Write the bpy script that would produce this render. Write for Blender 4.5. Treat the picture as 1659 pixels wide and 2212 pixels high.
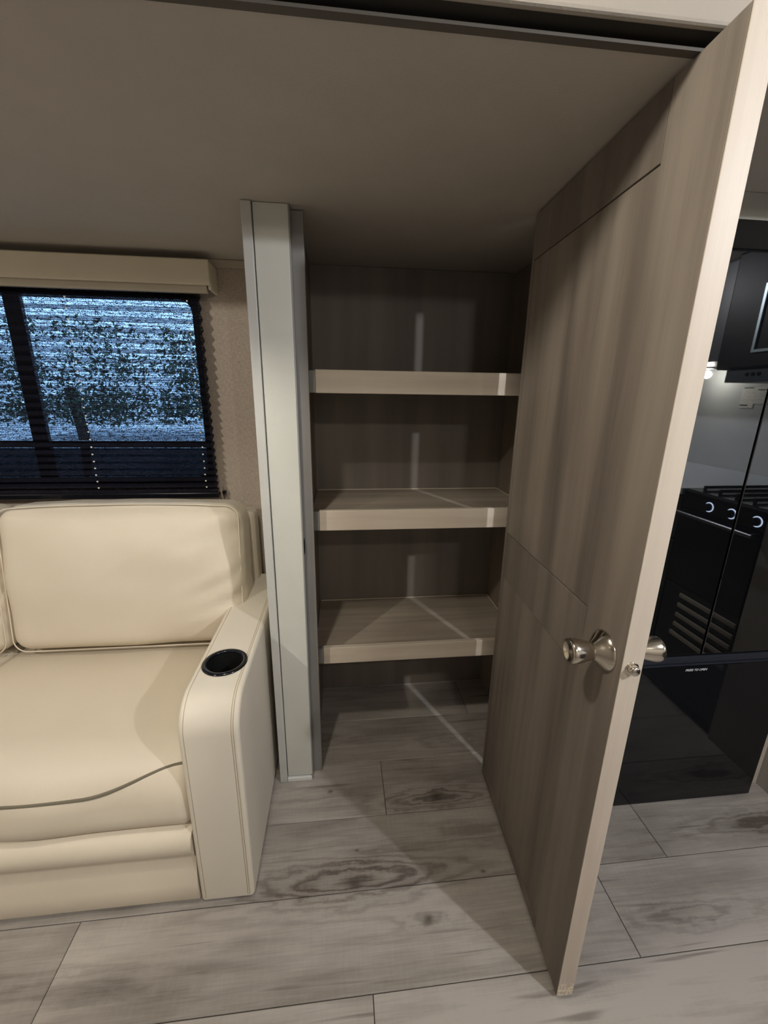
import bpy, bmesh, math, random
from mathutils import Vector, Matrix, noise
random.seed(7)
for o in list(bpy.data.objects): bpy.data.objects.remove(o)
SC = bpy.context.scene
COL = SC.collection

# ------------------------------------------------------------------ camera
cam = bpy.data.cameras.new('camera'); CAM = bpy.data.objects.new('camera', cam); COL.objects.link(CAM)
cam.sensor_fit = 'HORIZONTAL'; cam.sensor_width = 36.0; cam.lens = 36.0*887.9/1659.0
cam.clip_start = .02
R_ = Vector((0.9945, -0.1035, 0.0134)); U_ = Vector((0.0153, 0.2721, 0.9622)); F_ = Vector((0.1032, 0.9567, -0.2722))
F_.normalize(); R_ = (R_ - F_*R_.dot(F_)).normalized(); U_ = R_.cross(F_)
m = Matrix.Identity(4)
for i in range(3):
    m[i][0] = R_[i]; m[i][1] = U_[i]; m[i][2] = -F_[i]
m[2][3] = 1.36
CAM.matrix_world = m
SC.camera = CAM

# ------------------------------------------------------------------ daylight outside
w = bpy.data.worlds.new('world'); SC.world = w; w.use_nodes = True
bg = w.node_tree.nodes['Background']; bg.inputs[0].default_value = (.31, .53, .90, 1); bg.inputs[1].default_value = 7.5

# ------------------------------------------------------------------ ceiling lamps (small LED pucks)
def lamp(name, loc, power, col=(1, .87, .70), r=.03):
    l = bpy.data.lights.new(name, 'POINT'); l.energy = power; l.color = col; l.shadow_soft_size = r
    o = bpy.data.objects.new(name, l); COL.objects.link(o); o.location = loc; return o
lamp('puck_light', (-.26, .45, 1.95), 20, (1, .94, .82))
lamp('puck_light', (.440, -.75, 1.95), 12.5, (1, .96, .88))
lamp('puck_light', (1.235, -.28, 1.95), 56, (.95, .96, 1.0), .022)
sl = bpy.data.lights.new('left_spot', 'SPOT'); sl.energy = 55; sl.color = (1, .94, .84); sl.shadow_soft_size = .02
sl.spot_size = math.radians(95); sl.spot_blend = .14  # cone added to this lamp to keep its light off the door
so = bpy.data.objects.new('left_spot', sl); COL.objects.link(so); so.location = (-1.4, -.33, 1.95)
so.rotation_euler = Vector((-.157, .893, -.423)).to_track_quat('-Z', 'Y').to_euler()

lamp('puck_light', (-2.0, .95, 1.70), 2.5, (1, .93, .82))
vs = SC.view_settings
vs.view_transform = 'Standard'; vs.look = 'None'; vs.gamma = 1; vs.use_curve_mapping = False; vs.exposure = 0.0

# ------------------------------------------------------------------ material helpers
def lin(c):
    return tuple(((v/255)/12.92 if v/255 <= .04045 else ((v/255+.055)/1.055)**2.4) for v in c)
class G:
    def __init__(s, name):
        s.m = bpy.data.materials.new(name); s.m.use_nodes = True; s.t = s.m.node_tree
        s.b = s.t.nodes['Principled BSDF']; s.out = s.t.nodes['Material Output']
    def n(s, typ, **kw):
        x = s.t.nodes.new(typ)
        for k, v in kw.items(): setattr(x, k, v)
        return x
    def L(s, a, b): s.t.links.new(a, b)
    def put(s, sock, v):
        if isinstance(v, bpy.types.NodeSocket): s.L(v, sock)
        else: sock.default_value = v
    def M(s, op, a, b=0.0, c=None, clamp=False):
        x = s.n('ShaderNodeMath', operation=op); x.use_clamp = clamp
        s.put(x.inputs[0], a); s.put(x.inputs[1], b)
        if c is not None: s.put(x.inputs[2], c)
        return x.outputs[0]
    def mix(s, f, a, b, blend='MIX'):
        x = s.n('ShaderNodeMix', data_type='RGBA', blend_type=blend)
        s.put(x.inputs[0], f)
        for k, v in ((6, a), (7, b)):
            if isinstance(v, tuple): v = (*v[:3], 1)
            s.put(x.inputs[k], v)
        return x.outputs[2]
    def vec(s, x, y, z):
        c = s.n('ShaderNodeCombineXYZ'); s.put(c.inputs[0], x); s.put(c.inputs[1], y); s.put(c.inputs[2], z); return c.outputs[0]
    def noise(s, v, scale=1, detail=3, rough=.55, dist=0):
        x = s.n('ShaderNodeTexNoise'); s.put(x.inputs['Vector'], v); x.inputs['Scale'].default_value = scale
        x.inputs['Detail'].default_value = detail; x.inputs['Roughness'].default_value = rough; x.inputs['Distortion'].default_value = dist
        return x.outputs['Fac']
    def ramp(s, f, a, b):
        x = s.n('ShaderNodeMapRange', interpolation_type='SMOOTHSTEP'); s.put(x.inputs[0], f)
        x.inputs[1].default_value = a; x.inputs[2].default_value = b; return x.outputs[0]
    def pos(s, kind='world'):
        if kind == 'world': v = s.n('ShaderNodeNewGeometry').outputs['Position']
        else: v = s.n('ShaderNodeTexCoord').outputs['Object']
        x = s.n('ShaderNodeSeparateXYZ'); s.L(v, x.inputs[0]); return v, x.outputs[0], x.outputs[1], x.outputs[2]
    def attr(s, name):
        x = s.n('ShaderNodeAttribute', attribute_type='OBJECT', attribute_name=name); return x.outputs['Fac']
    def bump(s, h, strength=.2, dist=.002):
        x = s.n('ShaderNodeBump'); x.inputs['Strength'].default_value = strength; x.inputs['Distance'].default_value = dist
        s.put(x.inputs['Height'], h); s.L(x.outputs[0], s.b.inputs['Normal'])
    def base(s, c=None, rough=.5, metal=0, spec=.5):
        if c is not None: s.put(s.b.inputs['Base Color'], (*c[:3], 1) if isinstance(c, tuple) else c)
        s.put(s.b.inputs['Roughness'], rough); s.b.inputs['Metallic'].default_value = metal
        s.b.inputs['Specular IOR Level'].default_value = spec; return s.m
def simple(name, c, rough=.5, metal=0, spec=.5, bump=0, bs=400):
    g = G(name)
    v, x, y, z = g.pos()
    n_ = g.noise(v, 9, 3)
    g.base(g.mix(n_, tuple(k*.94 for k in c), tuple(min(1, k*1.05) for k in c)), rough, metal, spec)
    if bump: g.bump(g.noise(v, bs, 2), bump, .001)
    return g.m

def wood_sheet(name, dark, light, along, rough=.55, seed=0.0, fine=.5):
    """printed driftwood-look laminate; 'along' is the grain axis (0,1,2) in object space"""
    g = G(name); v, x, y, z = g.pos('obj')
    c = [x, y, z]; sc = [13., 13., 13.]; sc[along] = .8; sf = [260., 260., 260.]; sf[along] = 7.
    a = g.vec(*[g.M('MULTIPLY_ADD', c[i], sc[i], seed) for i in range(3)])
    b = g.vec(*[g.M('MULTIPLY', c[i], sf[i]) for i in range(3)])
    s2 = [5., 5., 5.]; s2[along] = .7
    d = g.vec(*[g.M('MULTIPLY_ADD', c[i], s2[i], seed+3) for i in range(3)])
    n1 = g.ramp(g.noise(a, 1, 4, .55, .25), .32, .70); n2 = g.noise(b, 1, 3, .6); n3 = g.ramp(g.noise(d, 1, 2, .5, .4), .3, .7)
    f = g.M('ADD', g.M('MULTIPLY', n1, .55), g.M('ADD', g.M('MULTIPLY', n3, .35), g.M('MULTIPLY', g.M('SUBTRACT', n2, .5), fine*.6)), clamp=True)
    col = g.mix(f, dark, light)
    g.base(col, rough, 0, .35); g.bump(n2, .10, .0008)
    return g

# -- floor planks (vinyl oak print): cathedral grain, knots at their places, a tone for every plank
def floor_material():
    g = G('floor_plank_print'); v, x, y, z = g.pos()
    seed = g.attr('seed'); tone = g.attr('tone')
    knots = [(.314, 1.098, .20, .040, 1.0), (.01, .862, .30, .060, 1.2), (.217, .752, .07, .020, .5), (-.58, .70, .30, .03, .35),
             (.95, .695, .22, .030, .7), (1.40, .91, .26, .040, .9), (.42, .965, .2, .04, .5), (-.16, 1.385, .16, .03, .5), (.41, 1.335, .12, .03, .5), (-.19, 1.15, .2, .04, .4)]
    wx = g.M('MULTIPLY', g.M('SUBTRACT', g.noise(g.vec(g.M('MULTIPLY', x, 18), g.M('MULTIPLY', y, 30), 2.), 1, 3, .6), .5), .05)
    wy = g.M('MULTIPLY', g.M('SUBTRACT', g.noise(g.vec(g.M('MULTIPLY', x, 10), g.M('MULTIPLY', y, 26), 8.), 1, 4, .65), .5), .05)
    xw = g.M('ADD', x, g.M('MULTIPLY', wx, 2.0)); yw = g.M('ADD', y, wy)
    field = None; core = None
    for kx, ky, ax, ay, amp in knots:
        dx = g.M('DIVIDE', g.M('SUBTRACT', xw, kx), ax); dy = g.M('DIVIDE', g.M('SUBTRACT', yw, ky), ay)
        r2 = g.M('ADD', g.M('MULTIPLY', dx, dx), g.M('MULTIPLY', dy, dy))
        e = g.M('MULTIPLY', g.M('EXPONENT', g.M('MULTIPLY', r2, -1.0)), amp)
        field = e if field is None else g.M('ADD', field, e)
    for kx, ky, rr in [(.318, 1.098, .019), (.022, .852, .016), (.217, .752, .010), (.405, .850, .005), (-.055, 1.15, .006), (.03, .945, .004)]:
        dx = g.M('DIVIDE', g.M('SUBTRACT', g.M('MULTIPLY_ADD', wx, .35, x), kx), rr*1.4); dy = g.M('DIVIDE', g.M('SUBTRACT', g.M('MULTIPLY_ADD', wy, .4, y), ky), rr)
        r2 = g.M('ADD', g.M('MULTIPLY', dx, dx), g.M('MULTIPLY', dy, dy))
        e = g.M('EXPONENT', g.M('MULTIPLY', r2, -1.0)); core = e if core is None else g.M('MAXIMUM', core, e)
    sx = g.M('MULTIPLY', seed, 7.3)
    n1 = g.noise(g.vec(g.M('ADD', g.M('MULTIPLY', x, .9), sx), g.M('MULTIPLY', y, 13.), seed), 1, 3, .5, .25)
    f = g.M('ADD', g.M('MULTIPLY', n1, .55), g.M('MULTIPLY', field, .34))
    jit = g.M('MULTIPLY', g.noise(g.vec(g.M('MULTIPLY', x, 14), g.M('MULTIPLY', y, 90), seed), 1, 2), .05)
    rings = g.M('MULTIPLY_ADD', g.M('SINE', g.M('MULTIPLY', g.M('ADD', f, jit), 60.)), .5, .5)
    rings = g.M('POWER', rings, 1.6)
    blotch = g.ramp(g.noise(g.vec(g.M('ADD', g.M('MULTIPLY', x, 2.2), sx), g.M('MULTIPLY', y, 7.), 5.1), 1, 3), .38, .72)
    fib = g.noise(g.vec(g.M('ADD', g.M('MULTIPLY', x, 9), sx), g.M('MULTIPLY', y, 230.), 0), 1, 3, .6)
    cross = g.noise(g.vec(g.M('MULTIPLY', x, 120), g.M('MULTIPLY', y, 26.), seed), 1, 2, .6)
    crk = g.ramp(g.noise(g.vec(g.M('ADD', g.M('MULTIPLY', x, 2.4), sx), g.M('MULTIPLY', y, 42.), 9.), 1, 2, .4, .3), .66, .76)
    dark, light = lin((92, 84, 78)), lin((178, 172, 165))
    k = g.M('MULTIPLY', g.M('SUBTRACT', 1.0, g.M('MULTIPLY', g.M('MULTIPLY', rings, g.M('ADD', .16, g.M('MULTIPLY', field, .30))), 1.0)), 1.0)
    k = g.M('SUBTRACT', k, g.M('MULTIPLY', blotch, .36))
    k = g.M('ADD', k, g.M('MULTIPLY', g.M('SUBTRACT', fib, .5), .50))
    k = g.M('ADD', k, g.M('MULTIPLY', g.M('SUBTRACT', cross, .5), .16))
    k = g.M('SUBTRACT', k, g.M('MULTIPLY', g.M('MINIMUM', field, 1.0), .28))
    k = g.M('ADD', k, tone, clamp=True)
    col = g.mix(k, dark, light)
    col = g.mix(g.M('MULTIPLY', crk, .55), col, lin((74, 64, 56)))
    col = g.mix(g.M('MULTIPLY', core, .75), col, lin((52, 42, 35)))
    g.base(col, .42, 0, .4); g.bump(g.M('ADD', fib, g.M('MULTIPLY', rings, .4)), .14, .0008)
    return g.m
M_FLOOR = floor_material()
M_JOINT = simple('floor_joint', lin((48, 42, 38)), .9)
def worn(g):   # pale chips of bare board at the foot of the door edge
    return g
M_DOORV = wood_sheet('door_laminate', lin((95, 87, 79)), lin((142, 132, 121)), 2, seed=1.7).m
M_DOORH = wood_sheet('door_laminate_rail', lin((95, 87, 79)), lin((137, 128, 117)), 2, seed=9.2).m
def edge_mat():
    g = wood_sheet('door_edge_laminate', lin((176, 162, 147)), lin((206, 195, 181)), 2, .5, 4.4, .6)
    v, x, y, z = g.pos('obj')
    chip = g.M('MULTIPLY', g.ramp(g.noise(v, 140, 3), .50, .56), g.M('SUBTRACT', 1.0, g.ramp(z, .030, .050)))
    src = g.b.inputs['Base Color'].links[0].from_socket
    g.L(g.mix(chip, src, lin((232, 218, 190))), g.b.inputs['Base Color'])
    return g.m
M_EDGE = edge_mat()
M_PANB = wood_sheet('pantry_back_laminate', lin((110, 103, 95)), lin((134, 126, 117)), 2, .6, 2.2, .25).m
M_PANS = wood_sheet('pantry_side_laminate', lin((118, 107, 95)), lin((150, 139, 126)), 2, .6, 6.2, .35).m
M_SHELF = wood_sheet('shelf_laminate', lin((140, 129, 115)), lin((192, 181, 166)), 0, .5, 3.3, .5).m
M_FASC = wood_sheet('shelf_front_laminate', lin((178, 165, 149)), lin((218, 207, 192)), 0, .5, 5.3, .5).m
M_BEAD = simple('bead_beige', lin((205, 192, 172)), .4)
M_POST = simple('painted_post', lin((196, 196, 188)), .55, bump=.25, bs=900)
M_POSTT = simple('post_edge_trim', lin((186, 186, 182)), .45, bump=.15, bs=700)
M_JAMB = simple('jamb_grey', lin((132, 130, 128)), .5)
M_WHITE = simple('white_trim', lin((215, 216, 214)), .4)
M_CEIL = simple('ceiling_panel', lin((180, 174, 164)), .8, bump=.5, bs=260)
M_HEAD = simple('header_panel', lin((158, 150, 139)), .8, bump=.4, bs=260)
M_ROOM = simple('room_wall_panel', lin((186, 178, 168)), .8)
M_SEAL = simple('slide_seal_rubber', lin((38, 35, 30)), .8)
M_GSTRIP = simple('slide_edge_strip', lin((84, 79, 72)), .7)
M_VAL = simple('valance_vinyl', lin((206, 196, 174)), .55, bump=.2, bs=500)
M_VALL = simple('valance_lip_vinyl', lin((176, 166, 148)), .55)
M_CHROME = simple('satin_nickel', lin((205, 198, 186)), .16, 1)
M_BLKPL = simple('black_gloss_plastic', lin((16, 18, 24)), .12)
M_BLKMAT = simple('black_satin', lin((22, 22, 24)), .45)
M_CUPSHADE = simple('cup_shade_black', lin((3, 3, 4)), .6)
def linen():
    g = G('linen_wallpaper'); v, x, y, z = g.pos()
    a = g.noise(g.vec(g.M('MULTIPLY', x, 320), 0, g.M('MULTIPLY', z, 60)), 1, 2); b = g.noise(g.vec(g.M('MULTIPLY', x, 60), 0, g.M('MULTIPLY', z, 320)), 1, 2)
    f = g.M('MULTIPLY_ADD', g.M('SUBTRACT', g.M('ADD', a, b), 1.0), 1.5, .5, clamp=True)
    g.base(g.mix(f, lin((158, 144, 130)), lin((190, 176, 162))), .8); g.bump(f, .3, .0006); return g.m
M_LINEN = linen()
def leather(name, c):
    g = G(name); v, x, y, z = g.pos()
    vo = g.n('ShaderNodeTexVoronoi'); g.L(v, vo.inputs['Vector']); vo.inputs['Scale'].default_value = 520
    f = g.noise(v, 5, 3)
    g.base(g.mix(f, tuple(k*.95 for k in c), tuple(min(1, k*1.03) for k in c)), .5, 0, .38)
    g.bump(g.M('ADD', vo.outputs['Distance'], g.M('MULTIPLY', g.noise(v, 900, 2), .5)), .16, .0006); return g.m
M_LEA = leather('cream_leather', lin((216, 205, 186)))
M_LEAA = leather('cream_leather_arm', lin((222, 214, 199)))
M_PIPE = simple('olive_piping', lin((112, 106, 90)), .5)
M_THREAD = simple('seam_thread', lin((176, 162, 136)), .6)

# ------------------------------------------------------------------ mesh helpers
def link(o, parent=None):
    COL.objects.link(o)
    if parent is not None: o.parent = parent
    return o
def wm(o):
    M = o.matrix_basis.copy()
    while o.parent is not None:
        o = o.parent; M = o.matrix_basis @ M
    return M
def obj(name, bm, mat, parent=None, label=None, smooth=False, angle=None, loc=None):
    """bm is in world coordinates; the mesh is stored relative to its parent (or to loc)"""
    if parent is not None: M = wm(parent).inverted()
    else: M = Matrix.Translation(-Vector(loc)) if loc else Matrix.Identity(4)
    bmesh.ops.transform(bm, matrix=M, verts=bm.verts)
    bmesh.ops.recalc_face_normals(bm, faces=bm.faces)
    me = bpy.data.meshes.new(name); bm.to_mesh(me); bm.free()
    for mm in (mat if isinstance(mat, (list, tuple)) else [mat]): me.materials.append(mm)
    if smooth:
        me.polygons.foreach_set('use_smooth', [True]*len(me.polygons))
        if angle is not None: me.set_sharp_from_angle(angle=math.radians(angle))
    o = bpy.data.objects.new(name, me)
    if loc and parent is None: o.location = loc
    if label: o['label'] = label
    return link(o, parent)
def thing(name, label, cat, loc, group=None, rz=0):
    o = bpy.data.objects.new(name, None); o.empty_display_size = .05
    o.location = loc; o.rotation_euler = (0, 0, rz); o['label'] = label; o['category'] = cat
    if group: o['group'] = group
    return link(o)
def tag(o, label, cat, group=None):
    o['label'] = label; o['category'] = cat
    if group: o['group'] = group
    return o
def struct(o, label=None):
    o['kind'] = 'structure'
    if label: o['label'] = label
    return o
def BM(): return bmesh.new()
def abox(bm, lo, hi, bevel=0, seg=2, mi=0):
    lo = Vector(lo); hi = Vector(hi); c = (lo+hi)/2; s = hi-lo
    r = bmesh.ops.create_cube(bm, size=1, matrix=Matrix.Translation(c) @ Matrix.Diagonal((*s, 1)))
    vs_ = r['verts']
    fs = set(f for v in vs_ for f in v.link_faces)
    if bevel:
        es = list(set(e for v in vs_ for e in v.link_edges))
        rr = bmesh.ops.bevel(bm, geom=es, offset=bevel, segments=seg, affect='EDGES', profile=.5)
        fs = set(rr['faces']) | set(f for v in rr['verts'] for f in v.link_faces)
    for f in fs:
        if f.is_valid: f.material_index = mi
    return bm
def box(name, lo, hi, mat, parent=None, bevel=0, seg=2, label=None, loc=None):
    bm = BM(); abox(bm, lo, hi, bevel, seg); return obj(name, bm, mat, parent, label, loc=loc)
def lathe(bm, prof, M, n=48):
    """prof = [(radius, height)...] revolved about local z, placed by matrix M"""
    rings = []
    for r, h in prof:
        if r < 1e-6: rings.append([bm.verts.new(M @ Vector((0, 0, h)))])
        else: rings.append([bm.verts.new(M @ Vector((r*math.cos(2*math.pi*k/n), r*math.sin(2*math.pi*k/n), h))) for k in range(n)])
    for a, b in zip(rings, rings[1:]):
        for k in range(n):
            k2 = (k+1) % n
            if len(a) == 1 and len(b) == 1: continue
            if len(a) == 1: bm.faces.new((a[0], b[k], b[k2]))
            elif len(b) == 1: bm.faces.new((a[k], a[k2], b[0]))
            else: bm.faces.new((a[k], a[k2], b[k2], b[k]))
    return bm
def tube(bm, pts, r, n=8, cap=True):
    pts = [Vector(p) for p in pts]; rings = []
    up = Vector((0, 0, 1))
    for i, p in enumerate(pts):
        d = (pts[min(i+1, len(pts)-1)] - pts[max(i-1, 0)]).normalized()
        a = d.cross(up)
        if a.length < 1e-3: a = d.cross(Vector((0, 1, 0)))
        a.normalize(); b = d.cross(a)
        rings.append([bm.verts.new(p + (a*math.cos(2*math.pi*k/n) + b*math.sin(2*math.pi*k/n))*r) for k in range(n)])
    for A, B in zip(rings, rings[1:]):
        for k in range(n): bm.faces.new((A[k], A[(k+1) % n], B[(k+1) % n], B[k]))
    if cap:
        bm.faces.new(rings[0]); bm.faces.new(rings[-1][::-1])
    return bm
def extrude_x(bm, prof, x0, x1):
    """closed (y,z) profile pushed along x"""
    a = [bm.verts.new((x0, y, z)) for y, z in prof]; b = [bm.verts.new((x1, y, z)) for y, z in prof]
    n = len(prof)
    for i in range(n): bm.faces.new((a[i], a[(i+1) % n], b[(i+1) % n], b[i]))
    bm.faces.new(a[::-1]); bm.faces.new(b)
    return bm

ZC = 1.816      # ceiling inside the slide-out
YB = 1.700      # its back wall
YP = 1.207      # front of the pantry

# ------------------------------------------------------------------ floor
fl = struct(box('floor', (-2.2, -1.6, -.06), (2.2, 1.75, -.003), M_JOINT))
WID = .2133; LEN = 1.445
offs = {0: .738, 1: .986, 2: .136, 3: -.45, 4: .55, -1: .057, -2: .62, -3: -.2, -4: .4}
tones = {(0, -1): -.26, (0, 0): -.05, (0, 1): .06, (1, -1): .0, (1, 0): -.20, (1, 1): -.16, (2, 0): -.13, (2, 1): -.20, (-1, 0): .10, (-1, 1): .20, (3, 0): -.18, (3, 1): -.18, (3, 2): -.18}
def plank_piece(x0, x1, y0, y1, seed, tone):
    bm = BM(); g_ = .0009; c = .0012
    X0, X1, Y0, Y1 = x0+g_, x1-g_, y0+g_, y1-g_
    lo = [bm.verts.new((x, y, -.004)) for x, y in ((X0, Y0), (X1, Y0), (X1, Y1), (X0, Y1))]
    mi = [bm.verts.new((x, y, -c)) for x, y in ((X0, Y0), (X1, Y0), (X1, Y1), (X0, Y1))]
    hi = [bm.verts.new((x, y, 0)) for x, y in ((X0+c, Y0+c), (X1-c, Y0+c), (X1-c, Y1-c), (X0+c, Y1-c))]
    for a, b in ((lo, mi), (mi, hi)):
        for k in range(4): bm.faces.new((a[k], a[(k+1) % 4], b[(k+1) % 4], b[k]))
    bm.faces.new(hi)
    o = obj('plank', bm, M_FLOOR, fl); o['seed'] = seed; o['tone'] = tone
k0 = -10
for k in range(k0, 6):
    y0 = .622 + WID*k; y1 = min(y0+WID, 1.70)
    if y0 >= 1.69: break
    xo = offs.get(k, (k*.61) % LEN)
    LEN = 2.2 if k == 1 else 1.445
    j0 = int(math.floor((-2.2-xo)/LEN))
    for j in range(j0, j0+5):
        x0 = xo + j*LEN; x1 = x0+LEN
        if x1 <= -2.2 or x0 >= 2.2: continue
        rnd = random.Random(k*31+j*7)
        key = (k, j+1)
        t = tones.get(key, rnd.uniform(-.12, .12))
        plank_piece(max(x0, -2.2), min(x1, 2.2), max(y0, -1.6), y1, rnd.uniform(0, 5), t)

# ------------------------------------------------------------------ room shell
WX0, WX1, WZ0, WZ1 = -1.85, -.508, 1.00, 1.70     # window hole in the back wall
bm = BM()
abox(bm, (-2.2, YB, 0), (WX0, YB+.05, ZC)); abox(bm, (WX1, YB, 0), (-.23, YB+.05, ZC))
abox(bm, (WX0, YB, 0), (WX1, YB+.05, WZ0)); abox(bm, (WX0, YB, WZ1), (WX1, YB+.05, ZC))
abox(bm, (-.23, YB+.004, 0), (1.60, YB+.05, ZC))
struct(obj('wall_back', bm, M_LINEN), 'linen textured beige wall beside the window')
struct(box('ceiling', (-2.2, .668, ZC), (1.60, YB+.05, ZC+.05), M_CEIL))
struct(box('ceiling', (-2.2, -1.6, 1.98), (2.2, .66, 2.03), M_CEIL))
struct(box('wall_left', (-2.25, -1.6, -.06), (-2.2, 1.75, 2.03), M_ROOM))
struct(box('wall_right', (2.19, -1.6, -.06), (2.24, .80, 2.03), simple('backsplash_panel', lin((190, 194, 196)), .35, bump=.0)))
struct(box('wall_front', (-2.25, -1.65, -.06), (2.24, -1.6, 2.03), M_ROOM))
struct(box('wall_header', (-2.2, .626, ZC+.0045), (1.55, .6385, 1.98), M_HEAD, bevel=.004), 'light panel above the slide-out opening')
struct(box('wall_slide_end', (1.56, .752, 0), (2.24, .787, 1.98), M_ROOM))
struct(box('ceiling', (1.56, .655, 1.98), (2.24, .79, 2.03), M_CEIL))
struct(box('wall_pantry_divider', (-.228, YP+.012, 0), (-.125, YB+.004, ZC-.001), M_POST))
# opening edge: rubber seal and grey strip
struct(box('trim_1', (-2.2, .639, ZC+.008), (1.55, .668, ZC+.05), M_SEAL), 'dark rubber seal in the slot')
bm = BM(); abox(bm, (-2.2, .656, ZC-.003), (1.505, .669, ZC+.001))
struct(obj('trim_2', bm, M_GSTRIP), 'grey edge strip of the slide-out ceiling')
bm = BM(); abox(bm, (-2.2, YB-.012, ZC-.026), (-.236, YB-.0005, ZC-.0005), .003)
struct(obj('trim_3', bm, M_VALL), 'small beige moulding at the ceiling')

# post at the pantry's left: painted face, raised edge strip, foot moulding
bm = BM(); abox(bm, (-.207, YP, .022), (-.121, YP+.012, ZC-.001), .0012); 
struct(obj('trim_4', bm, M_POST), 'pale grey face board of the pantry post')
bm = BM(); abox(bm, (-.2345, YP-.007, .001), (-.2095, YP+.03, ZC-.001), .0018)
struct(obj('trim_5', bm, M_POSTT), 'raised pale edge strip down the left of the pantry post')
bm = BM(); abox(bm, (-.2090, YP-.005, .0005), (-.122, YP+.011, .016), .002)
struct(obj('trim_6', bm, M_WHITE), 'short white moulding at the foot of the pantry post')

# ------------------------------------------------------------------ pantry
PX0, PX1 = -.095, .676
pan = thing('pantry_cabinet', 'open wood-look pantry cupboard with three deep shelves and tall door swung open', 'pantry', (.25, 1.45, 0))
box('back_panel', (PX0-.012, YB-.006, .001), (PX1+.010, YB+.002, ZC-.002), M_PANB, pan)
box('side_panel', (PX0-.026, YP+.061, .001), (PX0-.006, YB-.007, ZC-.002), M_PANS, pan)
box('side_panel', (PX1, YP+.014, .001), (PX1+.012, YB-.007, ZC-.002), M_PANS, pan)
# jamb strips of the door frame
box('jamb_strip', (-.1245, YP+.001, .001), (-.117, YP+.030, ZC-.002), M_JAMB, pan, .001, label='grey jamb strip')
box('door_stop', (-.1245, YP+.033, .001), (-.0865, YP+.060, ZC-.002), M_JAMB, pan, .0015, label='grey door stop')
box('frame_stile', (.548, YP, .001), (PX1+.06, YP+.013, ZC-.002), M_PANS, pan, .0008)
# latch strike on the jamb
bm = BM(); M = Matrix.Translation((-.1165, YP+.016, .905)) @ Matrix.Rotation(math.pi/2, 4, 'Y') @ Matrix.Diagonal((1.9, .8, 1, 1))
lathe(bm, [(0, -.001), (.014, -.001), (.0145, .0008), (.012, .0022), (0, .0010)], M, 24)
obj('strike_plate', bm, M_BLKPL, pan, smooth=True, angle=40, label='small dark strike plate on the jamb')
for zb, zt, zs_ in ((1.365, 1.432, 1.412), (.933, 1.0005, .979), (.429, .4945, .469)):
    s = box('shelf', (PX0-.004, 1.3045, zs_-.022), (PX1-.002, YB-.009, zs_), M_SHELF, pan)
    box('edge_strip', (-.0705, 1.287, zb), (PX1-.003, 1.304, zt), M_FASC, s, .0018)
    box('cleat', (-.0925, 1.289, zb+.001), (-.0712, 1.304, zt-.003), M_JAMB, s)
    bm = BM(); abox(bm, (PX0, YB-.0115, zs_-.001), (PX1-.004, YB-.0075, zs_+.003), .001)
    abox(bm, (PX1-.0055, 1.306, zs_-.001), (PX1-.0015, YB-.012, zs_+.003), .001)
    obj('edge_bead', bm, M_BEAD, s)

# ---- the pantry door: its own frame of reference: u along the leaf from free edge to hinge, v towards the kitchen side
P0 = Vector((.484, .572, .012)); P1 = Vector((.508, 1.172, .012)); DL = (P1-P0).length
ux = (P1-P0).normalized(); vx = Vector((ux.y, -ux.x, 0)); TH = .038
DM = Matrix(((ux.x, vx.x, 0, P0.x), (ux.y, vx.y, 0, P0.y), (0, 0, 1, P0.z), (0, 0, 0, 1)))
DM = DM.to_4x4()
door = bpy.data.objects.new('door', None); door['label'] = 'tall taupe wood-look door standing open'
link(door, pan)
door.matrix_basis = wm(pan).inverted() @ Matrix.Translation(P0) @ Matrix.Rotation(math.atan2(ux.y, ux.x)-math.pi/2, 4, 'Z')
HT = 1.796
US, UH, VM = .112, .590-.0, 0
def dbox(name, u0, u1, v0, v1, z0, z1, mat, bev=.0012):
    bm = BM(); abox(bm, (u0, v0, z0), (u1, v1, z1), bev)
    bmesh.ops.transform(bm, matrix=DM, verts=bm.verts)
    return obj(name, bm, mat, door)
u1s, u2s = .125, DL-.012
dbox('stile', .0012, u1s-.0004, 0, TH, 0, HT, M_DOORV)
dbox('stile', u2s+.0004, DL, 0, TH, 0, HT, M_DOORV)
dbox('rail', u1s+.0004, u2s-.0004, 0, TH, 0, .030, M_DOORH)
dbox('rail', u1s+.0004, u2s-.0004, 0, TH, .800, .943, M_DOORH)
dbox('rail', u1s+.0004, u2s-.0004, 0, TH, 1.693, HT, M_DOORH)
dbox('panel', u1s+.0016, u2s-.0016, .0022, TH-.0022, .0316, .7984, M_DOORV, .001)
dbox('panel', u1s+.0016, u2s-.0016, .0022, TH-.0022, .9446, 1.6914, M_DOORV, .001)
e_ = dbox('edge_strip', -.0012, .0008, .0003, TH-.0003, .0005, HT-.0005, M_EDGE, .0004); e_['label'] = 'paler front edge band, chipped at the foot'
# knobs (one lathe each side) and the latch bolt
def knob(side):
    zc = .906-.012; uc = .053
    base = Matrix.Translation((uc, 0 if side < 0 else TH, zc)) @ Matrix.Rotation(math.pi/2 if side < 0 else -math.pi/2, 4, 'X')
    prof = [(.0, -.001), (.0385, -.001), (.0385, .0018), (.0372, .0042), (.0345, .0075), (.0300, .0118), (.0245, .0162), (.0198, .0198), (.0172, .0226), (.0160, .0236), (.0160, .0244), (.0168, .0252),
            (.0172, .0290), (.0186, .0350), (.0206, .0420), (.0226, .0500), (.0240, .0570), (.0244, .0620), (.0238, .0660), (.0222, .0686), (.0200, .0694), (.0175, .0684), (.0130, .0662), (.006, .0651), (0, .0648)]
    bm = BM(); lathe(bm, prof, base, 64); bmesh.ops.transform(bm, matrix=DM, verts=bm.verts)
    obj('door_knob', bm, M_CHROME, door, label='satin nickel tulip knob', smooth=True, angle=50)
knob(-1); knob(1)
bm = BM()
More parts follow.
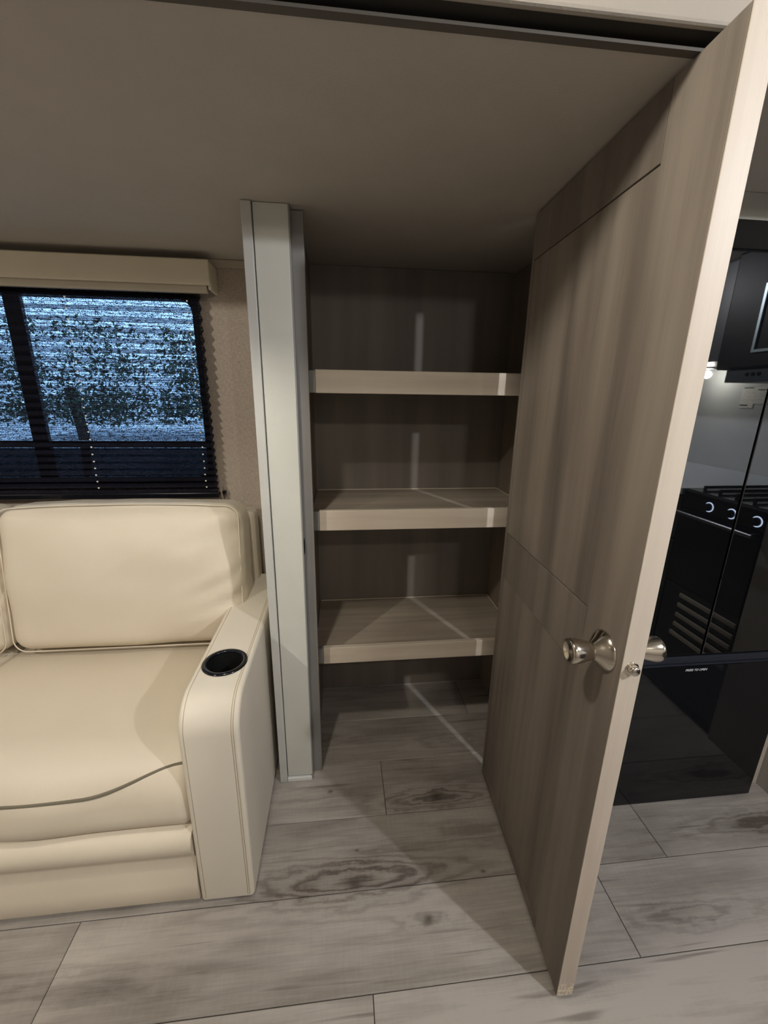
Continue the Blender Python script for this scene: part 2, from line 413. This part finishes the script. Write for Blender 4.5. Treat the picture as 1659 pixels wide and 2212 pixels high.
base = Matrix.Translation((-.001, TH*.48, .906-.012)) @ Matrix.Rotation(-math.pi/2, 4, 'Y')
lathe(bm, [(0, -.001), (.0125, -.001), (.0125, .0010), (.0118, .0020), (.0092, .0024), (.0090, .009), (.0080, .0118), (.005, .0132), (0, .0136)], base, 32)
bmesh.ops.transform(bm, matrix=DM, verts=bm.verts)
obj('latch_bolt', bm, M_CHROME, door, label='round nickel latch in the door edge', smooth=True, angle=50)

# ------------------------------------------------------------------ sofa
SF = thing('sofa', 'cream leather sofa with cup holder in its arm below the window', 'sofa', (-.9, 1.25, 0))
AX0, AX1 = -.402, -.2565
# arm: rounded front top corner, with a hole for the cup holder
prof = [(1.66, .010), (1.66, .615), (1.62, .640)]
prof += [(.85+.085-.085*math.sin(t), .640-.085+.085*math.cos(t)) for t in [math.radians(a) for a in range(0, 91, 9)]]
prof += [(.848, .010)]
bm = BM(); extrude_x(bm, prof, AX0, AX1)
bmesh.ops.recalc_face_normals(bm, faces=bm.faces)
es = [e for e in bm.edges if e.is_manifold and e.calc_face_angle(0) > .6 and abs(e.verts[0].co.x-e.verts[1].co.x) < 1e-6]
es = [e for e in bm.edges if abs(e.verts[0].co.x-e.verts[1].co.x) < 1e-6]
bmesh.ops.bevel(bm, geom=es, offset=.011, segments=4, affect='EDGES', profile=.5)
CUP = Vector((-.3285, 1.026, .640))
arm = obj('arm', bm, M_LEAA, SF, smooth=True, angle=30)
cm = BM(); bmesh.ops.create_cone(cm, cap_ends=True, segments=48, radius1=.050, radius2=.050, depth=.20, matrix=Matrix.Translation(CUP))
cut = obj('cutter', cm, M_LEAA)
md = arm.modifiers.new('b', 'BOOLEAN'); md.object = cut; md.operation = 'DIFFERENCE'; md.solver = 'EXACT'
dg = bpy.context.evaluated_depsgraph_get(); dg.update()
newme = bpy.data.meshes.new_from_object(arm.evaluated_get(dg)); arm.modifiers.clear(); arm.data = newme; newme.name = 'arm'
newme.set_sharp_from_angle(angle=math.radians(30))
bpy.data.objects.remove(cut)
bm = BM(); base = Matrix.Translation(CUP)
ring = [(.0485, -.0935), (.0475, .0005), (.0475, .0030), (.049, .0046), (.0535, .0054), (.0585, .0046), (.0605, .0024), (.0605, .0004), (.0495, .0002), (.0495, -.0950), (0, -.0950)]
lathe(bm, ring, base, 64)
cup = obj('cup_holder', bm, M_BLKPL, SF, label='black plastic cup holder', smooth=True, angle=50)
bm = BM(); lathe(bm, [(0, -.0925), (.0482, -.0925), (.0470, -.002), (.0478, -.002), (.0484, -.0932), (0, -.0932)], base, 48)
obj('shade_liner', bm, M_CUPSHADE, cup, smooth=True, angle=40)  # added near-black sleeve; the cup's inner shade is put into its colour
# seams along the arm edges
def armline(x, off=.0005):
    pts = [(x, 1.60, .640+off)]
    for a in range(0, 91, 9):
        t = math.radians(a); pts.append((x, .935-(.085+off)*math.sin(t), .555+(.085+off)*math.cos(t)))
    pts.append((x, .848-off, .016)); return pts
for x in (AX0+.014, AX1-.014, AX1-.019):
    bm = BM(); tube(bm, armline(x, -.0003), .0011, 6); obj('stitching', bm, M_THREAD, SF)
# seat cushions
def seat_profile():
    P = [(1.62, .452), (1.50, .455), (1.40, .460)]
    for k in range(1, 12): P.append((1.40-.40*k/11, .460+.010*math.sin(math.pi*k/11)))
    for a in range(5, 91, 6):
        t = math.radians(a); P.append((1.0-.145*math.sin(t)**.9, .330+.130*math.cos(t)))
    P += [(.852, .310), (.854, .290), (.860, .272), (.875, .262), (.90, .260), (1.62, .260)]
    return P
def seat(x0, x1):
    P = seat_profile(); n = 46; bm = BM(); rows = []
    for i in range(n+1):
        u = i/n; x = x0+(x1-x0)*u; row = []
        e = min(x-x0, x1-x)
        ed = math.sqrt(max(0, 1-max(0, 1-e/.022)**2))
        for j, (y, z) in enumerate(P):
            yy, zz = y, z
            if z > .30: zz = z - (1-ed)*.020
            if y < 1.0: yy = y + (1-ed)*.018 + .004*math.sin(3*math.pi*u)
            if z > .27:
                d = noise.noise(Vector((x*3.2, y*3.0, 1.3)))*.006
                d += noise.noise(Vector((x*9+y*5, y*3-x*3, 7.)))*.0035*max(0, 1-(x1-x)/.30)   # creases near the arm
                zz += d
                if y < 1.02: yy += noise.noise(Vector((x*7, z*10, 3.)))*.004
            row.append(bm.verts.new((x, yy, zz)))
        rows.append(row)
    m_ = len(P)
    for a, b in zip(rows, rows[1:]):
        for j in range(m_): bm.faces.new((a[j], a[(j+1) % m_], b[(j+1) % m_], b[j]))
    bm.faces.new(rows[0][::-1]); bm.faces.new(rows[-1])
    return obj('seat_cushion', bm, M_LEA, SF, smooth=True, angle=60)
s1 = seat(-1.168, AX0-.002); s2 = seat(-1.94, -1.172)
def pipe_pts(x0, x1, up):
    pts = []
    for i in range(41):
        x = x0+(x1-x0)*i/40
        z = .385
        if up:
            t = max(0, min(1, (x+.66)/.25)); z = .378+.052*(t*t*(3-2*t))
        # y of the roll at this z
        c = max(-1, min(1, (z-.330)/.130)); t = math.acos(c)
        y = 1.0-.145*math.sin(t)**.9 + .004*math.sin(3*math.pi*((x-x0)/(x1-x0)))
        pts.append((x, y-.0005, z+.001))
    return pts
bm = BM(); tube(bm, pipe_pts(-1.166, AX0-.003, True), .0042, 8); obj('piping', bm, M_PIPE, s1, label='dark olive piping')
bm = BM(); tube(bm, pipe_pts(-1.94, -1.174, False), .0042, 8); obj('piping', bm, M_PIPE, s2, label='dark olive piping')
# front rail with its padded upper roll
prof = [(1.60, .255), (.90, .255), (.868, .250), (.850, .238), (.842, .220), (.842, .200), (.850, .178), (.862, .160), (.864, .150), (.860, .120), (.851, .070), (.847, .020), (.853, .010), (1.60, .010)]
bm = BM(); extrude_x(bm, prof, -1.94, AX0-.004); obj('front_rail', bm, M_LEA, SF, smooth=True, angle=50)
box('plinth', (-1.90, .885, .0008), (AX0-.02, 1.58, .0098), M_BLKMAT, SF)
box('foot', (AX0+.02, .89, .0008), (AX1-.02, .93, .0095), M_BLKMAT, SF)
box('foot', (AX0+.02, 1.56, .0008), (AX1-.02, 1.60, .0095), M_BLKMAT, SF)
# back frame
bm = BM(); abox(bm, (-1.94, 1.565, .262), (-.335, 1.655, .925), .02, 3); obj('back_frame', bm, M_LEA, SF)
# back cushions: boxed, with a welt round the front face
def cushion(name, x0, x1, z0, z1, y0, y1, tilt, seed):
    n = 30; bm = BM(); cx, cy, cz = (x0+x1)/2, (y0+y1)/2, (z0+z1)/2; hx, hy, hz = (x1-x0)/2, (y1-y0)/2, (z1-z0)/2
    bmesh.ops.create_cube(bm, size=2)
    bmesh.ops.subdivide_edges(bm, edges=bm.edges, cuts=n, use_grid_fill=True)
    r = .055
    for v in bm.verts:
        p = v.co; u, t, w_ = p.x, p.y, p.z
        # spread samples to the rims
        q = Vector((u*hx, t*hy, w_*hz)); inner = Vector((max(-hx+r, min(hx-r, q.x)), max(-hy+r, min(hy-r, q.y)), max(-hz+r, min(hz-r, q.z))))
        d = q-inner
        if d.length > 1e-9: q = inner + d.normalized()*r*min(1, max(abs(d.x), abs(d.y), abs(d.z))/r)
        puff = .042*(1-abs(u)**2.6)*(1-abs(w_)**2.6)
        if t < -.5: q.y -= puff
        q.z += .010*(1-u*u)*(1 if w_ > 0 else .2)*abs(w_)
        if w_ > .5: q.z += .004*noise.noise(Vector((u*3, seed, 1)))
        q.x += .008*(1-w_*w_)*u
        k = noise.noise(Vector((u*1.8+seed, w_*1.6, t)))*.011
        cr = max(0, u-.35)/.65
        k += cr*.020*noise.noise(Vector((u*5-w_*6, (u+w_)*1.5, seed)))
        # long soft diagonal crease
        dd = (w_-(.15+.75*(u+.1))); k -= .0035*math.exp(-(dd/.05)**2)*math.exp(-((u-.05)/.35)**2)
        q.y += k
        v.co = q
    bmesh.ops.transform(bm, matrix=Matrix.Translation((cx, cy, cz)) @ Matrix.Rotation(tilt, 4, 'X'), verts=bm.verts)
    o = obj(name, bm, M_LEA, SF, smooth=True)
    # welt
    pts = []; rr = .040; a_, b_ = hx-.006, hz-.004
    def add(px_, pz_): pts.append(Vector((px_, -hy+.018, pz_)))
    for qx, qz, a0 in ((1, -1, -90), (1, 1, 0), (-1, 1, 90), (-1, -1, 180)):
        for k in range(0, 91, 15):
            an = math.radians(a0+k); 
            x_ = qx*(a_-rr)+rr*math.cos(an); z_ = qz*(b_-rr)+rr*math.sin(an)
            add(x_ + .008*(1-(z_/hz)**2)*(1 if x_ > 0 else -1), z_)
        # straight run samples
        if a0 == 0:
            for k in range(1, 8): x_ = (a_-rr)*(1-2*k/8); add(x_, b_+.010*(1-(x_/hx)**2))
    pts.append(pts[0].copy())
    Mx = Matrix.Translation((cx, cy, cz)) @ Matrix.Rotation(tilt, 4, 'X')
    bm = BM(); tube(bm, [Mx @ p for p in pts], .0022, 6, False); obj('welt', bm, M_LEA, o, smooth=True)
    return o
cushion('back_cushion', -1.128, -.352, .478, .985, 1.365, 1.555, -.12, 2.0)
cushion('back_cushion', -1.93, -1.145, .474, .980, 1.365, 1.555, -.12, 9.0)

# ------------------------------------------------------------------ window, blind and valance
M_FRAME = simple('window_frame_black', lin((15, 15, 18)), .4)
def glass(tint, nm='window_glass'):
    g = G(nm); t = g.n('ShaderNodeBsdfTransparent'); gl = g.n('ShaderNodeBsdfGlossy'); gl.inputs['Roughness'].default_value = .35
    t.inputs[0].default_value = tint; mx = g.n('ShaderNodeMixShader'); mx.inputs[0].default_value = .05
    g.L(t.outputs[0], mx.inputs[1]); g.L(gl.outputs[0], mx.inputs[2]); g.L(mx.outputs[0], g.out.inputs[0]); return g.m
M_GLASS = glass((.82, .86, .88, 1)); M_GLASSD = glass((.16, .18, .19, 1), 'tinted_lower_glass')
def rounded_rect(x0, x1, z0, z1, r, n=8):
    P = []
    for cx, cz, a0 in ((x1-r, z0+r, -90), (x1-r, z1-r, 0), (x0+r, z1-r, 90), (x0+r, z0+r, 180)):
        for k in range(n+1):
            a = math.radians(a0+90*k/n); P.append((cx+r*math.cos(a), cz+r*math.sin(a)))
    return P
def ringframe(bm, outer, inner, y0, y1):
    n = len(outer); A = [[bm.verts.new((x, y, z)) for x, z in P] for P in (outer, inner) for y in (y0, y1)]
    o0, o1, i0, i1 = A
    for k in range(n):
        j = (k+1) % n
        for a, b in ((o0, i0), (i0, i1), (i1, o1), (o1, o0)): bm.faces.new((a[k], a[j], b[j], b[k]))
    return bm
bm = BM()
o_ = rounded_rect(WX0+.001, WX1-.001, WZ0+.001, WZ1-.001, .012); i_ = rounded_rect(WX0+.05, -.527, 1.035, 1.683, .045)
ringframe(bm, o_, i_, YB-.006, YB+.045)
win = struct(obj('window_1', bm, M_FRAME), 'black framed window behind the blind')
box('window_bar', (-1.156, YB-.004, 1.03), (-1.100, YB+.0155, 1.69), M_FRAME, win, .003)
box('window_sash', (-1.82, YB+.017, 1.150), (-.520, YB+.035, 1.176), M_FRAME, win, .002)
for xa, xb, za, zb in ((-1.80, -1.1285, 1.178, 1.684), (-1.80, -1.1285, 1.036, 1.148), (-1.128, -.522, 1.178, 1.684), (-1.128, -.522, 1.036, 1.148)):
    box('pane', (xa, YB+.021, za), (xb, YB+.025, zb), M_GLASS if zb > 1.2 else M_GLASSD, win)
CORDX = (-.524, -.921, -1.33, -1.72)
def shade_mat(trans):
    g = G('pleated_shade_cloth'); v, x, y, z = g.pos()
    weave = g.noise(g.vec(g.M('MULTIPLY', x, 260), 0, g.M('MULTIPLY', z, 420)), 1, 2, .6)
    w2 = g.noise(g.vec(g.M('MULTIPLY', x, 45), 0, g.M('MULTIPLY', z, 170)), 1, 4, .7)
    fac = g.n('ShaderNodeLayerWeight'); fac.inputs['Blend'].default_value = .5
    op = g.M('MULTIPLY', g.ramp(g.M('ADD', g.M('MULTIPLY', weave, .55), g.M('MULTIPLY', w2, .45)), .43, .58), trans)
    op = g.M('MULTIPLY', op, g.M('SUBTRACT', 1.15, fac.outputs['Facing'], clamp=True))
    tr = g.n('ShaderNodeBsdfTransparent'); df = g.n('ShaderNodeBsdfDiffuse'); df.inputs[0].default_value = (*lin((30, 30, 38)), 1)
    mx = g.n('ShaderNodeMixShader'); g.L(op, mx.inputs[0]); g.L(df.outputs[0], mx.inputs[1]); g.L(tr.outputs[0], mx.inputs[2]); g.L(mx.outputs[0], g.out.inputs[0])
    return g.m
M_SHADE = [shade_mat(.60), shade_mat(.30), shade_mat(.05)]  # facets and fold strips differ in clearness to imitate light and shade on pleats
BLD = thing('pleated_blind', 'black pleated see-through blind lowered over the window', 'blind', (-1.15, 1.66, .96))
zs = []; z = 1.705; k = 0
while z > .985:
    t = (1.705-z)/.72; zs.append(z); z -= (.0185-.0065*t); k += 1
zs.append(.983)
bm = BM(); NX = 60; rows = []
for i, z in enumerate(zs):
    amp = .013
    y = 1.655 + (amp if i % 2 else -amp)
    row = []
    for j in range(NX+1):
        x = -1.83 + (1.83-.484)*j/NX
        row.append(bm.verts.new((x, y+.001*math.sin(j*.9+i), z+.0018*math.sin(x*9+i*.4)*(1 if i % 2 else -.2))))
    rows.append(row)
for i, (a, b) in enumerate(zip(rows, rows[1:])):
    prev = a
    for q, t in enumerate((.10, .55, .62, 1.0)):
        cur = b if t == 1.0 else [bm.verts.new(p.co.lerp(q_.co, t)) for p, q_ in zip(a, b)]
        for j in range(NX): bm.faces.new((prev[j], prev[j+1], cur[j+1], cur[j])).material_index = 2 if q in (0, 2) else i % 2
        prev = cur
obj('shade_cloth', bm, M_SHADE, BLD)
bm = BM(); abox(bm, (-1.832, 1.640, .962), (-.480, 1.668, .984), .004); obj('bottom_rail', bm, M_BLKPL, BLD)
# pale beads stand in for the daylight dots seen through the cord holes
M_HOLEDOT = G('pale_hole_dot'); M_HOLEDOT.base(lin((240, 240, 230)), .5); M_HOLEDOT.b.inputs['Emission Strength'].default_value = 0; M_HOLEDOT = M_HOLEDOT.m
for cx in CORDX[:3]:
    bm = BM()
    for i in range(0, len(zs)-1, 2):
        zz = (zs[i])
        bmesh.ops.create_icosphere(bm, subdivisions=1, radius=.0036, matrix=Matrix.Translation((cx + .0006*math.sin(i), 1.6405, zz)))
    obj('cord', bm, M_HOLEDOT, BLD, label='pale beads standing in for daylight through the cord holes')['kind'] = 'stuff'
tagk = thing('cord_anchor', 'small black cord peg under the blind corner', 'peg', (-.4695, YB-.004, .975))
bm = BM(); lathe(bm, [(0, 0), (.005, 0), (.0045, .012), (.008, .014), (.0085, .02), (.006, .0245), (0, .0255)], Matrix.Translation((-.4695, YB-.0005, .975)) @ Matrix.Rotation(math.pi/2, 4, 'X'), 20)
obj('peg', bm, M_BLKPL, tagk, smooth=True, angle=40)
bm = BM(); tube(bm, [(-.4735, YB-.018, 1.0), (-.4735, YB-.02, .978), (-.473, YB-.010, .93)], .0012, 6); obj('cord', bm, M_BLKPL, tagk)

VAL = thing('window_valance', 'cream upholstered valance box above the black blind', 'valance', (-1.15, 1.65, 1.70))
bm = BM(); abox(bm, (-1.95, 1.600, 1.712), (-.430, 1.612, 1.790), .003); obj('front_board', bm, M_VAL, VAL)
bm = BM(); abox(bm, (-.4405, 1.6122, 1.700), (-.430, YB-.001, 1.788), .003); obj('end_board', bm, M_VAL, VAL)
bm = BM(); abox(bm, (-1.95, 1.6125, 1.780), (-.441, YB-.001, 1.788), 0); obj('top_board', bm, M_VAL, VAL)
bm = BM(); abox(bm, (-1.94, 1.615, 1.690), (-.446, 1.632, 1.7795), .002); obj('inner_lip', bm, M_VALL, VAL)
bm = BM(); abox(bm, (-1.85, 1.633, 1.706), (-.484, 1.676, 1.735), .002); obj('head_rail', bm, M_BLKMAT, BLD)

# ------------------------------------------------------------------ outdoors behind the window
M_GRD = simple('gravel_ground', lin((168, 172, 176)), .9)
gr = struct(box('ground', (-14, 2.2, -.75), (10, 24, -.7), M_GRD), 'grey ground outside the window')
M_LEAF = simple('tree_foliage', lin((92, 106, 84)), .7); M_BARK = simple('tree_bark', lin((74, 62, 52)), .9)
M_PALE = simple('pale_siding', lin((215, 220, 225)), .7)
def tree(x, y, h, r, seed, label):
    rnd = random.Random(seed); T = thing('tree', label, 'tree', (x, y, -.7), 'trees outside the window')
    bm = BM(); tube(bm, [(x, y, -.7), (x+.08, y, h*.3), (x-.05, y+.05, h*.75)], .10, 8); obj('trunk', bm, M_BARK, T)
    bm = BM()
    for i in range(4200):
        c = Vector((x+r*rnd.uniform(-1, 1), y+.8*rnd.uniform(-1, 1), min(h*1.35, .95+abs(rnd.gauss(0, .55))*h*.8) - rnd.random()*.25)); s = rnd.uniform(.03, .065)
        if noise.noise(Vector((c.x*1.5, seed, c.z*1.6))) > .22: continue
        Mx = Matrix.Translation(c) @ Matrix.Rotation(rnd.uniform(0, 6), 4, Vector((rnd.random(), rnd.random(), rnd.random()+.1)))
        vs_ = [bm.verts.new(Mx @ Vector(p)) for p in ((-s, 0, 0), (0, -s*.45, .02), (s, 0, 0), (0, s*.45, .02))]
        bm.faces.new(vs_)
    f = obj('foliage', bm, M_LEAF, T); f['kind'] = 'stuff'
tree(-5.0, 8.6, 1.9, 1.25, 1, 'leafy tree seen dimly through the middle of the blind')
tree(-2.2, 8.6, 1.8, 1.2, 2, 'leafy tree seen dimly through the right side of the blind')
tree(-7.8, 8.6, 2.1, 1.25, 3, 'leafy tree seen dimly through the left edge of the blind')

# ------------------------------------------------------------------ refrigerator
def gloss(name, c, ior, rough=.02):
    g = G(name); g.base(c, rough, 0, .5); g.b.inputs['IOR'].default_value = ior; return g.m
M_FG = gloss('fridge_black_glass', lin((9, 10, 12)), 1.9, .02)
M_FB = simple('fridge_black_case', lin((20, 20, 22)), .4)
M_HB = simple('fridge_handle_band', lin((60, 66, 78)), .35, .6)
FR = thing('refrigerator', 'black glass refrigerator with french doors reflecting the kitchen behind the pantry door', 'refrigerator', (1.105, 1.0, 0))
FY = 1.0
box('body', (.775, FY+.022, .012), (1.437, 1.66, 1.755), M_FB, FR)
box('door', (.775, FY, .600), (1.1018, FY+.020, 1.760), M_FG, FR, .0022)
box('door', (1.1078, FY, .600), (1.437, FY+.020, 1.760), M_FG, FR, .0022)
box('drawer', (.775, FY, .006), (1.437, FY+.020, .560), gloss('fridge_drawer_glass', lin((17, 19, 22)), 1.42, .05), FR, .002)
bm = BM(); abox(bm, (.777, FY+.014, .561), (1.435, FY+.021, .599)); obj('handle_recess', bm, M_FB, FR)
bm = BM(); abox(bm, (.776, FY-.0005, .561), (1.436, FY+.012, .5655), .001); obj('handle_lip', bm, M_HB, FR)
bm = BM(); abox(bm, (.777, FY+.004, .566), (1.435, FY+.013, .590), .003); obj('handle_bar', bm, gloss('handle_bar_dark', lin((36, 40, 50)), 1.6, .35), FR)
cu = bpy.data.curves.new('lettering', 'FONT'); cu.body = 'PRESS TO OPEN'; cu.size = .0105; cu.shear = .25; cu.extrude = .0001; cu.offset = .0003
to = bpy.data.objects.new('lettering_tmp', cu); COL.objects.link(to)
bpy.context.view_layer.update(); dg = bpy.context.evaluated_depsgraph_get()
lm = bpy.data.meshes.new_from_object(to.evaluated_get(dg)); bpy.data.objects.remove(to)
xs = [v.co.x for v in lm.vertices]; sx_ = .075/(max(xs)-min(xs))
lm.transform(Matrix.Translation((1.065, FY-.0004, .5405)) @ Matrix.Rotation(math.pi/2, 4, 'X') @ Matrix.Diagonal((sx_, 1, 1, 1)))
lm.transform(wm(FR).inverted())
lm.materials.clear(); lm.materials.append(simple('white_lettering', lin((205, 208, 215)), .5))
lo_ = bpy.data.objects.new('lettering', lm); link(lo_, FR); lo_['label'] = 'PRESS TO OPEN in small white letters'
# surround
struct(box('trim_7', (.60, FY+.002, 1.762), (1.51, FY+.02, ZC-.001), simple('surround_light', lin((150, 148, 138)), .6)), 'light strip over the refrigerator')
struct(box('trim_8', (1.439, FY+.040, 0.0005), (1.509, FY+.056, ZC-.001), simple('surround_beige', lin((184, 174, 160)), .5)), 'beige filler strip right of the refrigerator')
struct(box('wall_fridge_left', (.738, FY+.004, .0005), (.772, YP+.013, ZC-.001), M_PANS), 'panel left of the refrigerator')
struct(box('wall_slide_right', (1.51, .75, .0005), (1.545, YB, ZC-.001), simple('end_panel_grey', lin((166, 162, 154)), .5)), 'grey-beige end panel right of the refrigerator')

# ------------------------------------------------------------------ kitchen run facing the refrigerator (seen in its glass)
KX = 1.512
M_CAB = simple('cabinet_charcoal', lin((52, 54, 60)), .4)
M_TOP = simple('countertop_pale', lin((200, 208, 220)), .3)
M_STEEL = simple('dark_steel', lin((120, 122, 128)), .3, 1)
M_OVEN = gloss('oven_black', lin((14, 14, 15)), 1.5, .12)
ST = thing('kitchen_range', 'black gas range with lit knob rings reflected in the refrigerator door', 'stove', (1.78, .56, 0))
SY0, SY1 = .372, .748
box('body', (KX+.020, SY0, .0010), (2.10, SY1, .960), M_BLKMAT, ST)
box('cooktop', (KX+.004, SY0, .9605), (2.10, SY1, .985), M_OVEN, ST, .004)
box('control_panel', (KX+.0, SY0+.002, .905), (KX+.0195, SY1-.002, .960), M_OVEN, ST, .003)
box('trim_strip', (KX+.001, SY0+.002, .9755), (KX+.0035, SY1-.002, .982), M_STEEL, ST)
for i in range(5):
    y = SY0+.03+i*.075
    bm = BM(); abox(bm, (KX+.06, y, .990), (2.06, y+.008, 1.002), .001); abox(bm, (KX+.06, y, .985), (KX+.07, y+.008, .990)); abox(bm, (2.05, y, .985), (2.06, y+.008, .990))
    obj('grate_bar', bm, M_BLKMAT, ST)
M_GLOW = G('lit_ring'); M_GLOW.base(lin((200, 215, 240)), .4); M_GLOW.b.inputs['Emission Color'].default_value = (.62, .75, 1, 1); M_GLOW.b.inputs['Emission Strength'].default_value = 6; M_GLOW = M_GLOW.m
for yk in (.509, .610, .713):
    Mx = Matrix.Translation((KX, yk, .935)) @ Matrix.Rotation(-math.pi/2, 4, 'Y')
    bm = BM(); lathe(bm, [(0, 0), (.0165, 0), (.0165, .004), (.0145, .018), (.012, .021), (0, .022)], Mx, 32)
    kb = obj('knob', bm, M_BLKPL, ST, smooth=True, angle=40)
    bm = BM(); lathe(bm, [(.017, .0002), (.0205, .0002), (.0205, .0022), (.017, .0022), (.017, .0002)], Mx, 40)
    obj('light_ring', bm, M_GLOW, kb, label='glowing bluish ring')
box('oven_door', (KX-.004, SY0+.004, .560), (KX+.0192, SY1-.004, .898), M_OVEN, ST, .003)
bm = BM(); tube(bm, [(KX-.035, SY0+.01, .885), (KX-.035, SY1-.01, .885)], .009, 12)
abox(bm, (KX-.035, SY0+.02, .879), (KX-.003, SY0+.03, .891)); abox(bm, (KX-.035, SY1-.03, .879), (KX-.003, SY1-.02, .891))
obj('handle', bm, M_STEEL, ST, smooth=True, angle=40)
box('lower_panel', (KX+.001, SY0+.004, .060), (KX+.0192, SY1-.004, .556), simple('range_lower_panel', lin((42, 40, 40)), .35), ST, .002)
M_LOUV = simple('louvre_grey', lin((168, 161, 150)), .4)
for i in range(5):
    z_ = .508-.047*i
    bm = BM(); abox(bm, (KX-.010, SY0+.10-.01*(i == 4), z_), (KX-.0002, SY1-.006, z_+.020), .003)
    obj('louvre', bm, M_LOUV, ST, smooth=True, angle=40)
# base cabinets and counter on both sides
def base_cab(y0, y1, label):
    c = thing('base_cabinet', label, 'cabinet', (1.85, (y0+y1)/2, 0))
    box('body', (KX+.022, y0, .0010), (2.185, y1, .955), M_CAB, c)
    n = max(1, round((y1-y0)/.45)); w_ = (y1-y0)/n
    for i in range(n):
        d = box('door', (KX+.004, y0+i*w_+.003, .10), (KX+.0215, y0+(i+1)*w_-.003, .74), M_CAB, c, .002)
        bm = BM(); tube(bm, [(KX-.012, y0+(i+.5)*w_-.05, .70), (KX-.012, y0+(i+.5)*w_+.05, .70)], .004, 8); abox(bm, (KX-.012, y0+(i+.5)*w_-.047, .697), (KX+.0045, y0+(i+.5)*w_-.041, .703)); abox(bm, (KX-.012, y0+(i+.5)*w_+.041, .697), (KX+.0045, y0+(i+.5)*w_+.047, .703))
        obj('handle', bm, M_STEEL, d)
        box('drawer', (KX+.004, y0+i*w_+.003, .75), (KX+.0215, y0+(i+1)*w_-.003, .945), M_CAB, c, .002)
base_cab(-1.20, .370, 'charcoal base cabinets beside the range')
tag(box('worktop', (KX-.01, -1.20, .956), (2.188, .370, .985), M_TOP, bevel=.003, loc=(1.85, -.4, .956)), 'pale worktop left of the range in the reflection', 'worktop')
tag(box('worktop', (2.101, .371, .956), (2.188, .748, .985), M_TOP, bevel=.003, loc=(2.14, .5, .956)), 'narrow pale worktop strip behind the range', 'worktop')
UC = thing('upper_cabinet', 'charcoal upper cabinet beside the microwave', 'cabinet', (2.0, -.2, 1.50))
box('body', (1.822, -.60, 1.540), (2.188, .185, 1.979), M_CAB, UC)
for i in range(2): box('door', (1.803, -.60+i*.393+.002, 1.540), (1.8215, -.60+(i+1)*.393-.002, 1.97), M_CAB, UC, .002)
MW = thing('microwave', 'black microwave with steel framed window above the range', 'microwave', (1.95, .40, 1.49))
box('body', (1.72, .190, 1.491), (2.188, .618, 1.978), M_BLKMAT, MW, .01, 3)
bm = BM(); abox(bm, (1.70, .190, 1.491), (1.7195, .618, 1.96), .009, 3); obj('face', bm, simple('microwave_face_black', lin((10, 10, 11)), .45, spec=.15), MW)
bm = BM(); ringframe(bm, [(.349, 1.552), (.60, 1.552), (.60, 1.812), (.349, 1.812)], [(.360, 1.563), (.59, 1.563), (.59, 1.80), (.360, 1.80)], 0, .006)
bmesh.ops.transform(bm, matrix=Matrix(((0, -1, 0, 1.6995), (1, 0, 0, 0), (0, 0, 1, 0), (0, 0, 0, 1))), verts=bm.verts)
obj('window_frame', bm, simple('mw_steel', lin((150, 165, 175)), .3, .8), MW)
HO = thing('hood_vent', 'dark vent strip with round buttons under the microwave', 'vent', (1.9, .42, 1.434))
box('body', (1.712, .240, 1.436), (2.185, .618, 1.4895), simple('hood_dark', lin((40, 48, 58)), .4), HO, .002)
for yb in (.34, .366, .392):
    bm = BM(); lathe(bm, [(0, 0), (.008, 0), (.008, .002), (.006, .003), (0, .003)], Matrix.Translation((1.712, yb, 1.468)) @ Matrix.Rotation(-math.pi/2, 4, 'Y'), 20)
    obj('button', bm, M_BLKPL, HO)
UL = thing('cabinet_light', 'round puck light under the upper cabinet', 'light', (2.08, -.258, 1.53))
M_LED = G('led_lens'); M_LED.base((1, 1, 1), .4); M_LED.b.inputs['Emission Color'].default_value = (1, .97, .88, 1); M_LED.b.inputs['Emission Strength'].default_value = 14; M_LED = M_LED.m
bm = BM(); lathe(bm, [(.036, 0), (.036, -.008), (.030, -.010), (.030, 0)], Matrix.Translation((2.08, -.258, 1.5395)), 32); obj('rim', bm, M_STEEL, UL)
bm = BM(); lathe(bm, [(0, -.0105), (.022, -.0098), (.0295, -.007), (.0295, -.001), (0, -.001)], Matrix.Translation((2.08, -.258, 1.5395)), 32); obj('lens', bm, M_LED, UL)
lamp('cabinet_puck', (2.08, -.258, 1.50), 6, (1, .95, .82), .02)
# paper notice on the backsplash
def paper():
    g = G('printed_paper'); v, x, y, z = g.pos()
    b_ = g.n('ShaderNodeTexBrick'); g.L(g.vec(y, z, 0), b_.inputs['Vector']); b_.inputs['Scale'].default_value = 1
    b_.inputs['Brick Width'].default_value = .028; b_.inputs['Row Height'].default_value = .007; b_.inputs['Mortar Size'].default_value = .0026; b_.inputs['Mortar Smooth'].default_value = .3
    b_.inputs['Color1'].default_value = (*lin((150, 150, 150)), 1); b_.inputs['Color2'].default_value = (*lin((185, 185, 182)), 1); b_.inputs['Mortar'].default_value = (*lin((228, 228, 222)), 1)
    g.base(b_.outputs[0], .7); return g.m
NT = thing('paper_notice', 'white printed safety notice taped to the backsplash under the microwave', 'notice', (2.1885, -.07, 1.33))
box('sheet', (2.1870, -.124, 1.322), (2.1888, -.045, 1.434), paper(), NT)
box('sheet', (2.1870, -.0445, 1.345), (2.1888, .030, 1.434), paper(), NT)
M_INK = simple('black_print', lin((30, 30, 30)), .6)
for a, b, zz in ((-.115, -.06, 1.424), (-.035, .02, 1.414), (-.120, -.075, 1.334)):
    box('print_bar', (2.1863, a, zz), (2.1869, b, zz+.005), M_INK, NT)
